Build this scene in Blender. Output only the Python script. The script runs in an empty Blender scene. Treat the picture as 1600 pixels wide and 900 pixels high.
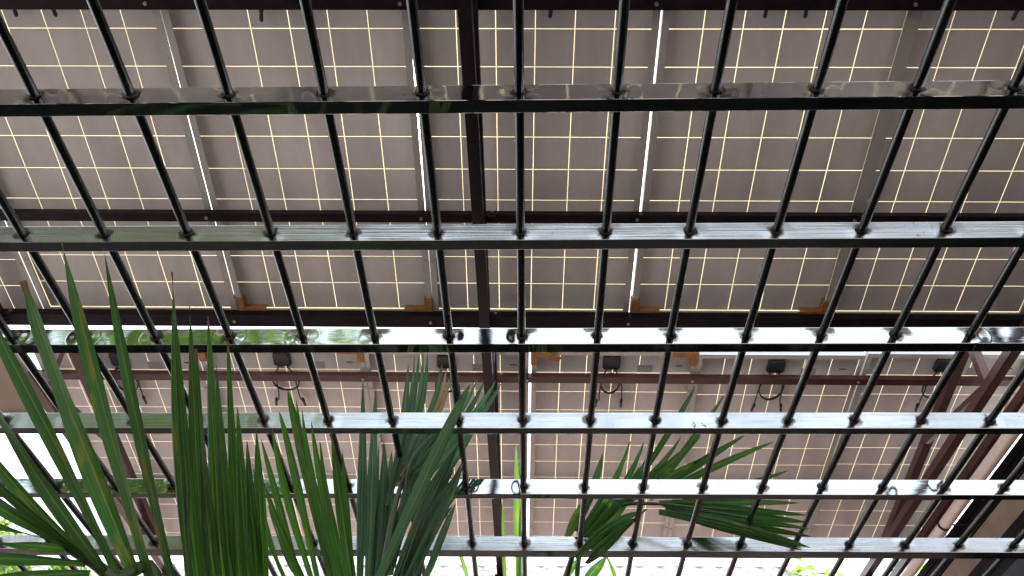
import bpy, math, random
from math import radians, sin, cos, pi
from mathutils import Vector, Matrix, Quaternion

random.seed(11)
scene = bpy.context.scene
COL = scene.collection

# ------------------------------------------------------------------ camera
CAM_Z = 1.6
cam_data = bpy.data.cameras.new('camera')
cam = bpy.data.objects.new('camera', cam_data)
COL.objects.link(cam)
_u = Vector((0.99974961, 0.01822518, 0.01298294))
_v = Vector((0.00345184, -0.69886568, 0.71524461))
_w = Vector((-0.02210879, 0.71502070, 0.69875360))
_m = Matrix((( _u.x, _v.x, -_w.x), (_u.y, _v.y, -_w.y), (_u.z, _v.z, -_w.z)))
cam.matrix_world = Matrix.Translation((0, 0, CAM_Z)) @ _m.to_4x4()
cam_data.sensor_width = 36.0
cam_data.lens = 36.0 * 1275.71 / 1600.0
cam_data.clip_start = 0.02
cam_data.clip_end = 3000.0
scene.camera = cam

# ------------------------------------------------------------------ world, sun, exposure
SUN_EL, SUN_AZ = radians(55.3), radians(14.7)
world = bpy.data.worlds.new('World')
scene.world = world
world.use_nodes = True
wn = world.node_tree
for n in list(wn.nodes):
    wn.nodes.remove(n)
sky = wn.nodes.new('ShaderNodeTexSky')
sky.sky_type = 'NISHITA'
sky.sun_disc = False
sky.sun_elevation = SUN_EL
sky.sun_rotation = SUN_AZ
sky.dust_density = 4.0
sky.air_density = 1.0
bg = wn.nodes.new('ShaderNodeBackground')
bg.inputs['Strength'].default_value = 0.15
wo = wn.nodes.new('ShaderNodeOutputWorld')
# thin bright cloud veil spread evenly over the whole sky
wtc = wn.nodes.new('ShaderNodeTexCoord')
wnz = wn.nodes.new('ShaderNodeTexNoise'); wnz.inputs['Scale'].default_value = 2.2; wnz.inputs['Detail'].default_value = 6
wn.links.new(wtc.outputs['Generated'], wnz.inputs['Vector'])
wmr = wn.nodes.new('ShaderNodeMapRange'); wmr.inputs['From Min'].default_value = .3; wmr.inputs['From Max'].default_value = .7
wmr.inputs['To Min'].default_value = .62; wmr.inputs['To Max'].default_value = .88
wn.links.new(wnz.outputs[0], wmr.inputs[0])
wmx = wn.nodes.new('ShaderNodeMix'); wmx.data_type = 'RGBA'
wmx.inputs[7].default_value = (5.5, 5.95, 6.3, 1)
wn.links.new(wmr.outputs[0], wmx.inputs[0]); wn.links.new(sky.outputs[0], wmx.inputs[6])
wn.links.new(wmx.outputs[2], bg.inputs['Color'])
wn.links.new(bg.outputs[0], wo.inputs['Surface'])

sun_data = bpy.data.lights.new('sun', 'SUN')
sun_data.energy = 4.0
sun_data.angle = radians(0.53)
sun_data.color = (1.0, 0.95, 0.86)
sun = bpy.data.objects.new('sun', sun_data)
COL.objects.link(sun)
_d = Vector((cos(SUN_EL) * sin(SUN_AZ), cos(SUN_EL) * cos(SUN_AZ), sin(SUN_EL)))
sun.rotation_euler = _d.to_track_quat('Z', 'Y').to_euler()
sun.location = _d * 30

scene.view_settings.view_transform = 'Standard'
scene.view_settings.look = 'None'
scene.view_settings.exposure = 1.82
scene.view_settings.gamma = 1.0
scene.view_settings.use_curve_mapping = False
scene.render.engine = 'CYCLES'
scene.cycles.max_bounces = 10
scene.cycles.diffuse_bounces = 5
scene.cycles.glossy_bounces = 5
scene.cycles.transmission_bounces = 6
scene.cycles.sample_clamp_indirect = 6.0

# ------------------------------------------------------------------ helpers
class MB:
    """Collects vertices and faces, then links them as ONE mesh object."""
    def __init__(self):
        self.v, self.f, self.uv = [], [], []
    def add(self, vs, fs):
        o = len(self.v)
        self.v += [tuple(p) for p in vs]
        self.f += [tuple(i + o for i in q) for q in fs]
    def box(self, a, b, M=None):
        x0, y0, z0 = a; x1, y1, z1 = b
        vs = [Vector(p) for p in ((x0,y0,z0),(x1,y0,z0),(x1,y1,z0),(x0,y1,z0),(x0,y0,z1),(x1,y0,z1),(x1,y1,z1),(x0,y1,z1))]
        if M: vs = [M @ p for p in vs]
        self.add(vs, [(0,3,2,1),(4,5,6,7),(0,1,5,4),(1,2,6,5),(2,3,7,6),(3,0,4,7)])
    def bevbox(self, a, b, r):
        """box with its four x-running edges chamfered"""
        x0, y0, z0 = a; x1, y1, z1 = b
        prof = [(y0+r,z0),(y1-r,z0),(y1-r*.3,z0+r*.3),(y1,z0+r),(y1,z1-r),(y1-r*.3,z1-r*.3),(y1-r,z1),(y0+r,z1),(y0+r*.3,z1-r*.3),(y0,z1-r),(y0,z0+r),(y0+r*.3,z0+r*.3)]
        self.prism_x(prof, x0, x1)
    def prism_x(self, prof, x0, x1):
        n = len(prof)
        vs = [(x0, y, z) for y, z in prof] + [(x1, y, z) for y, z in prof]
        fs = [(i, (i+1) % n, n + (i+1) % n, n + i) for i in range(n)]
        fs += [tuple(reversed(range(n))), tuple(range(n, 2*n))]
        self.add(vs, fs)
    def bar(self, p, q, w, h, up=(0,0,1)):
        """rectangular bar from p to q, width w sideways, height h along up"""
        p, q = Vector(p), Vector(q)
        d = (q - p).normalized(); up = Vector(up)
        s = d.cross(up).normalized(); u = s.cross(d).normalized()
        vs = []
        for c in (p, q):
            for a, b in ((-1,-1),(1,-1),(1,1),(-1,1)):
                vs.append(c + s*(a*w/2) + u*(b*h/2))
        self.add(vs, [(3,2,1,0),(4,5,6,7),(0,1,5,4),(1,2,6,5),(2,3,7,6),(3,0,4,7)])
    def tube(self, pts, rad, n=10, cap=True):
        pts = [Vector(p) for p in pts]
        rads = rad if isinstance(rad, (list, tuple)) else [rad]*len(pts)
        o = len(self.v)
        t0 = (pts[1]-pts[0]).normalized()
        ref = Vector((0,0,1)) if abs(t0.z) < .9 else Vector((1,0,0))
        a = t0.cross(ref).normalized()
        for k, c in enumerate(pts):
            t = (pts[min(k+1,len(pts)-1)] - pts[max(k-1,0)]).normalized()
            a = (a - t*a.dot(t)).normalized(); b = t.cross(a)
            for i in range(n):
                g = 2*pi*i/n
                self.v.append(tuple(c + a*(cos(g)*rads[k]) + b*(sin(g)*rads[k])))
        for k in range(len(pts)-1):
            for i in range(n):
                j = (i+1) % n
                self.f.append((o+k*n+i, o+k*n+j, o+(k+1)*n+j, o+(k+1)*n+i))
        if cap:
            self.f.append(tuple(o+i for i in reversed(range(n))))
            e = o+(len(pts)-1)*n
            self.f.append(tuple(e+i for i in range(n)))
    def mesh(self, name, mat=None, smooth=False):
        me = bpy.data.meshes.new(name)
        me.from_pydata(self.v, [], self.f)
        if mat: me.materials.append(mat)
        if smooth:
            for pl in me.polygons: pl.use_smooth = True
        me.update()
        return me
    def build(self, name, mat, parent=None, smooth=False):
        return link(name, self.mesh(name, mat, smooth), parent)

def link(name, data, parent=None):
    o = bpy.data.objects.new(name, data)
    COL.objects.link(o)
    if parent is not None: o.parent = parent
    return o
def tag(o, label=None, cat=None, group=None, kind=None):
    if label: o['label'] = label
    if cat: o['category'] = cat
    if group: o['group'] = group
    if kind: o['kind'] = kind
    return o
def empty(name, loc=(0,0,0), rot=(0,0,0)):
    o = bpy.data.objects.new(name, None)
    o.empty_display_size = .1
    COL.objects.link(o); o.location = loc; o.rotation_euler = rot
    return o
def smooth_by_angle(o, ang=35):
    me = o.data
    for pl in me.polygons: pl.use_smooth = True
    try: me.set_sharp_from_angle(angle=radians(ang))
    except Exception: pass

# ------------------------------------------------------------------ materials
def newmat(name):
    m = bpy.data.materials.new(name); m.use_nodes = True
    nt = m.node_tree
    return m, nt, nt.nodes['Principled BSDF'], nt.nodes['Material Output']
def node(nt, t, **kw):
    n = nt.nodes.new(t)
    for k, v in kw.items():
        if hasattr(n, k): setattr(n, k, v)
        else: n.inputs[k].default_value = v
    return n
def ramp(nt, src, stops):
    r = nt.nodes.new('ShaderNodeValToRGB')
    el = r.color_ramp.elements
    while len(el) < len(stops): el.new(.5)
    for e, (p, c) in zip(el, stops):
        e.position = p; e.color = (c[0], c[1], c[2], 1)
    nt.links.new(src, r.inputs[0])
    return r
def simple(name, col, rough=.5, metal=0.0, var=.0, scale=8.0, bump=0.0, coords='Object', stretch=(1,1,1), rvar=0.0, spec=.5):
    m, nt, b, o = newmat(name)
    b.inputs['Specular IOR Level'].default_value = spec
    b.inputs['Roughness'].default_value = rough
    b.inputs['Metallic'].default_value = metal
    tc = node(nt, 'ShaderNodeTexCoord'); mp = node(nt, 'ShaderNodeMapping')
    mp.inputs['Scale'].default_value = stretch
    nt.links.new(tc.outputs[coords], mp.inputs[0])
    nz = node(nt, 'ShaderNodeTexNoise'); nz.inputs['Scale'].default_value = scale; nz.inputs['Detail'].default_value = 6
    nt.links.new(mp.outputs[0], nz.inputs['Vector'])
    lo = [max(0, c*(1-var)) for c in col]; hi = [min(1, c*(1+var)) for c in col]
    r = ramp(nt, nz.outputs[0], [(.3, lo), (.7, hi)])
    nt.links.new(r.outputs[0], b.inputs['Base Color'])
    if rvar:
        mr = node(nt, 'ShaderNodeMapRange'); mr.inputs['To Min'].default_value = max(.02, rough-rvar); mr.inputs['To Max'].default_value = rough+rvar
        nt.links.new(nz.outputs[0], mr.inputs[0]); nt.links.new(mr.outputs[0], b.inputs['Roughness'])
    if bump:
        bp = node(nt, 'ShaderNodeBump'); bp.inputs['Strength'].default_value = bump; bp.inputs['Distance'].default_value = .01
        nt.links.new(nz.outputs[0], bp.inputs['Height']); nt.links.new(bp.outputs[0], b.inputs['Normal'])
    return m

def steel(name, rough, wave, brush, dirt=.5, alb=.66, holes=False):
    """stainless tube: slightly wavy surface, brushed streaks along x, dark specks"""
    m, nt, b, o = newmat(name)
    b.inputs['Metallic'].default_value = 1.0
    tc = node(nt, 'ShaderNodeTexCoord'); info = node(nt, 'ShaderNodeObjectInfo')
    add = node(nt, 'ShaderNodeVectorMath', operation='ADD')
    nt.links.new(tc.outputs['Object'], add.inputs[0]); 
    sc = node(nt, 'ShaderNodeVectorMath', operation='SCALE'); sc.inputs['Scale'].default_value = 3.0
    nt.links.new(info.outputs['Location'], sc.inputs[0]); nt.links.new(sc.outputs[0], add.inputs[1])
    # waviness
    m1 = node(nt, 'ShaderNodeMapping'); m1.inputs['Scale'].default_value = (9, 12, 15)
    nt.links.new(add.outputs[0], m1.inputs[0])
    n1 = node(nt, 'ShaderNodeTexNoise'); n1.inputs['Scale'].default_value = 1.0; n1.inputs['Detail'].default_value = 1.5
    nt.links.new(m1.outputs[0], n1.inputs['Vector'])
    # brush
    m2 = node(nt, 'ShaderNodeMapping'); m2.inputs['Scale'].default_value = (4, 600, 600)
    nt.links.new(add.outputs[0], m2.inputs[0])
    n2 = node(nt, 'ShaderNodeTexNoise'); n2.inputs['Scale'].default_value = 1.0; n2.inputs['Detail'].default_value = 3
    nt.links.new(m2.outputs[0], n2.inputs['Vector'])
    b1 = node(nt, 'ShaderNodeBump'); b1.inputs['Strength'].default_value = 1.0; b1.inputs['Distance'].default_value = wave
    nt.links.new(n1.outputs[0], b1.inputs['Height'])
    b2 = node(nt, 'ShaderNodeBump'); b2.inputs['Strength'].default_value = brush; b2.inputs['Distance'].default_value = .0006
    nt.links.new(n2.outputs[0], b2.inputs['Height']); nt.links.new(b1.outputs[0], b2.inputs['Normal'])
    nt.links.new(b2.outputs[0], b.inputs['Normal'])
    if holes:
        # the sheet is dented and stained round each rod hole (rods every 0.12 m)
        sp = node(nt, 'ShaderNodeSeparateXYZ'); nt.links.new(tc.outputs['Object'], sp.inputs[0])
        a1 = node(nt, 'ShaderNodeMath', operation='ADD'); a1.inputs[1].default_value = .01232 + .06 + 2.4
        md = node(nt, 'ShaderNodeMath', operation='MODULO'); md.inputs[1].default_value = .12
        sb = node(nt, 'ShaderNodeMath', operation='SUBTRACT'); sb.inputs[1].default_value = .06
        nt.links.new(sp.outputs[0], a1.inputs[0]); nt.links.new(a1.outputs[0], md.inputs[0]); nt.links.new(md.outputs[0], sb.inputs[0])
        cb = node(nt, 'ShaderNodeCombineXYZ'); nt.links.new(sb.outputs[0], cb.inputs[0]); nt.links.new(sp.outputs[2], cb.inputs[2])
        ln = node(nt, 'ShaderNodeVectorMath', operation='LENGTH'); nt.links.new(cb.outputs[0], ln.inputs[0])
        hr = node(nt, 'ShaderNodeMapRange', interpolation_type='SMOOTHSTEP')
        hr.inputs['From Min'].default_value = .006; hr.inputs['From Max'].default_value = .030; hr.inputs['To Min'].default_value = 1; hr.inputs['To Max'].default_value = 0
        nt.links.new(ln.outputs['Value'], hr.inputs[0])
        b3 = node(nt, 'ShaderNodeBump'); b3.inputs['Strength'].default_value = 1.0; b3.inputs['Distance'].default_value = .0005
        nt.links.new(hr.outputs[0], b3.inputs['Height']); nt.links.new(b2.outputs[0], b3.inputs['Normal'])
        nt.links.new(b3.outputs[0], b.inputs['Normal'])
    # specks and smears
    n3 = node(nt, 'ShaderNodeTexNoise'); n3.inputs['Scale'].default_value = 170; n3.inputs['Detail'].default_value = 2
    nt.links.new(add.outputs[0], n3.inputs['Vector'])
    n4 = node(nt, 'ShaderNodeTexNoise'); n4.inputs['Scale'].default_value = 9; n4.inputs['Detail'].default_value = 3
    nt.links.new(add.outputs[0], n4.inputs['Vector'])
    mul = node(nt, 'ShaderNodeMath', operation='MULTIPLY')
    nt.links.new(n3.outputs[0], mul.inputs[0]); nt.links.new(n4.outputs[0], mul.inputs[1])
    r = ramp(nt, mul.outputs[0], [(.40, (alb*.95,alb,alb*1.05)), (.455, (alb*(1-.75*dirt),)*3)])
    if holes:
        nd = node(nt, 'ShaderNodeTexNoise'); nd.inputs['Scale'].default_value = 90; nd.inputs['Detail'].default_value = 4
        nt.links.new(add.outputs[0], nd.inputs['Vector'])
        wob = node(nt, 'ShaderNodeMath', operation='MULTIPLY_ADD'); wob.inputs[1].default_value = .016
        nt.links.new(nd.outputs[0], wob.inputs[0]); nt.links.new(ln.outputs['Value'], wob.inputs[2])
        sm = node(nt, 'ShaderNodeMapRange', interpolation_type='SMOOTHSTEP')
        sm.inputs['From Min'].default_value = .0165; sm.inputs['From Max'].default_value = .0225; sm.inputs['To Min'].default_value = .9; sm.inputs['To Max'].default_value = 0
        nt.links.new(wob.outputs[0], sm.inputs[0])
        mx = node(nt, 'ShaderNodeMix', data_type='RGBA'); mx.inputs[7].default_value = (.07,.055,.045,1)
        nt.links.new(sm.outputs[0], mx.inputs[0]); nt.links.new(r.outputs[0], mx.inputs[6]); nt.links.new(mx.outputs[2], b.inputs['Base Color'])
    else:
        nt.links.new(r.outputs[0], b.inputs['Base Color'])
    rr = node(nt, 'ShaderNodeMapRange'); rr.inputs['From Min'].default_value=.35; rr.inputs['From Max'].default_value=.7
    rr.inputs['To Min'].default_value = rough; rr.inputs['To Max'].default_value = rough*1.9+.008
    nt.links.new(n4.outputs[0], rr.inputs[0]); nt.links.new(rr.outputs[0], b.inputs['Roughness'])
    return m

def leafmat(name, dark, light, trans, yellow=.0, gloss=.48):
    m, nt, b, o = newmat(name)
    uv = node(nt, 'ShaderNodeUVMap'); info = node(nt, 'ShaderNodeObjectInfo')
    mp = node(nt, 'ShaderNodeMapping'); mp.inputs['Scale'].default_value = (9, .8, 1)
    nt.links.new(uv.outputs[0], mp.inputs[0])
    addr = node(nt, 'ShaderNodeVectorMath', operation='ADD')
    nt.links.new(mp.outputs[0], addr.inputs[0]); nt.links.new(info.outputs['Random'], addr.inputs[1])
    nz = node(nt, 'ShaderNodeTexNoise'); nz.inputs['Scale'].default_value = 2.2; nz.inputs['Detail'].default_value = 5
    nt.links.new(addr.outputs[0], nz.inputs['Vector'])
    r = ramp(nt, nz.outputs[0], [(.3, dark), (.72, light)])
    # yellowing / brown scorch patches with a shape of their own
    mp2 = node(nt, 'ShaderNodeMapping'); mp2.inputs['Scale'].default_value = (1.6, 5, 1)
    nt.links.new(uv.outputs[0], mp2.inputs[0])
    sc = node(nt, 'ShaderNodeVectorMath', operation='SCALE'); sc.inputs['Scale'].default_value = 37.0
    add2 = node(nt, 'ShaderNodeVectorMath', operation='ADD')
    comb = node(nt, 'ShaderNodeCombineXYZ')
    for k in range(3): nt.links.new(info.outputs['Random'], comb.inputs[k])
    nt.links.new(comb.outputs[0], sc.inputs[0]); nt.links.new(mp2.outputs[0], add2.inputs[0]); nt.links.new(sc.outputs[0], add2.inputs[1])
    ny = node(nt, 'ShaderNodeTexNoise'); ny.inputs['Scale'].default_value = 1.0; ny.inputs['Detail'].default_value = 4
    nt.links.new(add2.outputs[0], ny.inputs['Vector'])
    mk = ramp(nt, ny.outputs[0], [(.62-.1*yellow, (0,0,0)), (.80-.12*yellow, (1,1,1))])
    yc = ramp(nt, ny.outputs[0], [(.6, (.22,.22,.02)), (.78, (.16,.07,.02))])
    mix = node(nt, 'ShaderNodeMix', data_type='RGBA')
    nt.links.new(mk.outputs[0], mix.inputs[0]); nt.links.new(r.outputs[0], mix.inputs[6]); nt.links.new(yc.outputs[0], mix.inputs[7])
    # brown dry tip (v runs base 0 -> tip 1)
    sep = node(nt, 'ShaderNodeSeparateXYZ'); nt.links.new(uv.outputs[0], sep.inputs[0])
    tipr = ramp(nt, sep.outputs[1], [(.93, (0,0,0)), (.985, (1,1,1))])
    mix2 = node(nt, 'ShaderNodeMix', data_type='RGBA'); mix2.inputs[7].default_value = (.11,.055,.025,1)
    nt.links.new(tipr.outputs[0], mix2.inputs[0]); nt.links.new(mix.outputs[2], mix2.inputs[6])
    rib = ramp(nt, sep.outputs[0], [(.44, (0,0,0)), (.49, (.55,.55,.55)), (.51, (.55,.55,.55)), (.56, (0,0,0))])
    mix3 = node(nt, 'ShaderNodeMix', data_type='RGBA'); mix3.inputs[7].default_value = (.16,.24,.06,1)
    nt.links.new(rib.outputs[0], mix3.inputs[0]); nt.links.new(mix2.outputs[2], mix3.inputs[6])
    mix2 = mix3
    hsv = node(nt, 'ShaderNodeHueSaturation')
    vr = node(nt, 'ShaderNodeMapRange'); vr.inputs['To Min'].default_value=.7; vr.inputs['To Max'].default_value=1.25
    nt.links.new(info.outputs['Random'], vr.inputs[0]); nt.links.new(vr.outputs[0], hsv.inputs['Value'])
    nt.links.new(mix2.outputs[2], hsv.inputs['Color'])
    nt.links.new(hsv.outputs[0], b.inputs['Base Color'])
    b.inputs['Roughness'].default_value = gloss
    # fine parallel veins
    wv = node(nt, 'ShaderNodeTexWave'); wv.bands_direction = 'X'; wv.inputs['Scale'].default_value = 5.0; wv.inputs['Distortion'].default_value = .4
    nt.links.new(uv.outputs[0], wv.inputs['Vector'])
    bp = node(nt, 'ShaderNodeBump'); bp.inputs['Strength'].default_value = .55; bp.inputs['Distance'].default_value = .0008
    nt.links.new(wv.outputs[0], bp.inputs['Height']); nt.links.new(bp.outputs[0], b.inputs['Normal'])
    tr = node(nt, 'ShaderNodeBsdfTranslucent')
    br = node(nt, 'ShaderNodeHueSaturation'); br.inputs['Value'].default_value = 2.4; br.inputs['Hue'].default_value = .485
    nt.links.new(hsv.outputs[0], br.inputs['Color']); nt.links.new(br.outputs[0], tr.inputs['Color'])
    ms = node(nt, 'ShaderNodeMixShader'); ms.inputs[0].default_value = trans
    nt.links.new(b.outputs[0], ms.inputs[1]); nt.links.new(tr.outputs[0], ms.inputs[2]); nt.links.new(ms.outputs[0], o.inputs[0])
    return m

def backsheetmat():
    m, nt, b, o = newmat('backsheet_film')
    nt.nodes.remove(b)
    df = node(nt, 'ShaderNodeBsdfDiffuse'); df.inputs[0].default_value = (.7,.68,.62,1)
    tr = node(nt, 'ShaderNodeBsdfTranslucent'); tr.inputs[0].default_value = (.80,.69,.43,1)
    ms = node(nt, 'ShaderNodeMixShader')
    geo = node(nt, 'ShaderNodeNewGeometry'); nz = node(nt, 'ShaderNodeTexNoise'); nz.inputs['Scale'].default_value = 1.7; nz.inputs['Detail'].default_value = 5
    nt.links.new(geo.outputs['Position'], nz.inputs['Vector'])
    mr = node(nt, 'ShaderNodeMapRange'); mr.inputs['From Min'].default_value=.3; mr.inputs['From Max'].default_value=.7
    mr.inputs['To Min'].default_value = .17; mr.inputs['To Max'].default_value = .36
    nt.links.new(nz.outputs[0], mr.inputs[0]); nt.links.new(mr.outputs[0], ms.inputs[0])
    nt.links.new(df.outputs[0], ms.inputs[1]); nt.links.new(tr.outputs[0], ms.inputs[2]); nt.links.new(ms.outputs[0], o.inputs[0])
    return m

def cellmat():
    m, nt, b, o = newmat('cell_underside')
    tc = node(nt, 'ShaderNodeTexCoord'); info = node(nt, 'ShaderNodeObjectInfo')
    geo = node(nt, 'ShaderNodeNewGeometry')
    mp = node(nt, 'ShaderNodeMapping'); mp.inputs['Scale'].default_value = (3.2, .9, 3.2)
    nt.links.new(geo.outputs['Position'], mp.inputs[0])
    nz = node(nt, 'ShaderNodeTexNoise'); nz.inputs['Scale'].default_value = 1.3; nz.inputs['Detail'].default_value = 8; nz.inputs['Roughness'].default_value = .62
    nt.links.new(mp.outputs[0], nz.inputs['Vector'])
    r = ramp(nt, nz.outputs[0], [(.25, (.42,.403,.42)), (.75, (.64,.616,.645))])
    hsv = node(nt, 'ShaderNodeHueSaturation')
    vr = node(nt, 'ShaderNodeMapRange'); vr.inputs['To Min'].default_value=.945; vr.inputs['To Max'].default_value=1.055
    nt.links.new(info.outputs['Random'], vr.inputs[0]); nt.links.new(vr.outputs[0], hsv.inputs['Value'])
    nt.links.new(r.outputs[0], hsv.inputs['Color']); nt.links.new(hsv.outputs[0], b.inputs['Base Color'])
    b.inputs['Roughness'].default_value = .42
    return m

M = {}
M['rail_mirror'] = steel('polished_steel', .015, .0007, .03, .5, .46, True)
M['rail_brushed'] = steel('brushed_steel', .13, .0005, .30, .5, .48, True)
M['rod'] = steel('rod_steel', .18, .0004, .25, .3, .13)
M['weld'] = simple('weld_scale', (.035,.03,.028), .6, .6, .5, 300, .4)
M['frame_alu'] = simple('anodised_aluminium', (.40,.395,.40), .45, .3, .12, 30, 0, stretch=(1,12,12))
M['cell'] = cellmat()
M['backsheet'] = backsheetmat()
M['box'] = simple('black_plastic', (.012,.013,.018), .45, 0, .3, 60)
M['cable'] = simple('black_rubber', (.010,.010,.012), .5, 0, .2, 60)
M['card'] = simple('cardboard', (.26,.125,.05), .8, 0, .25, 40, .2)
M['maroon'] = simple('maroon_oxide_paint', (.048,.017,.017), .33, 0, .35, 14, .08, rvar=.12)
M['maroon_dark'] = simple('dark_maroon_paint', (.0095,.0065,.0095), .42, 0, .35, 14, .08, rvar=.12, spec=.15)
M['sidebar'] = simple('dark_steel_paint', (.012,.012,.013), .75, .0, .3, 20, .1)
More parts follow.
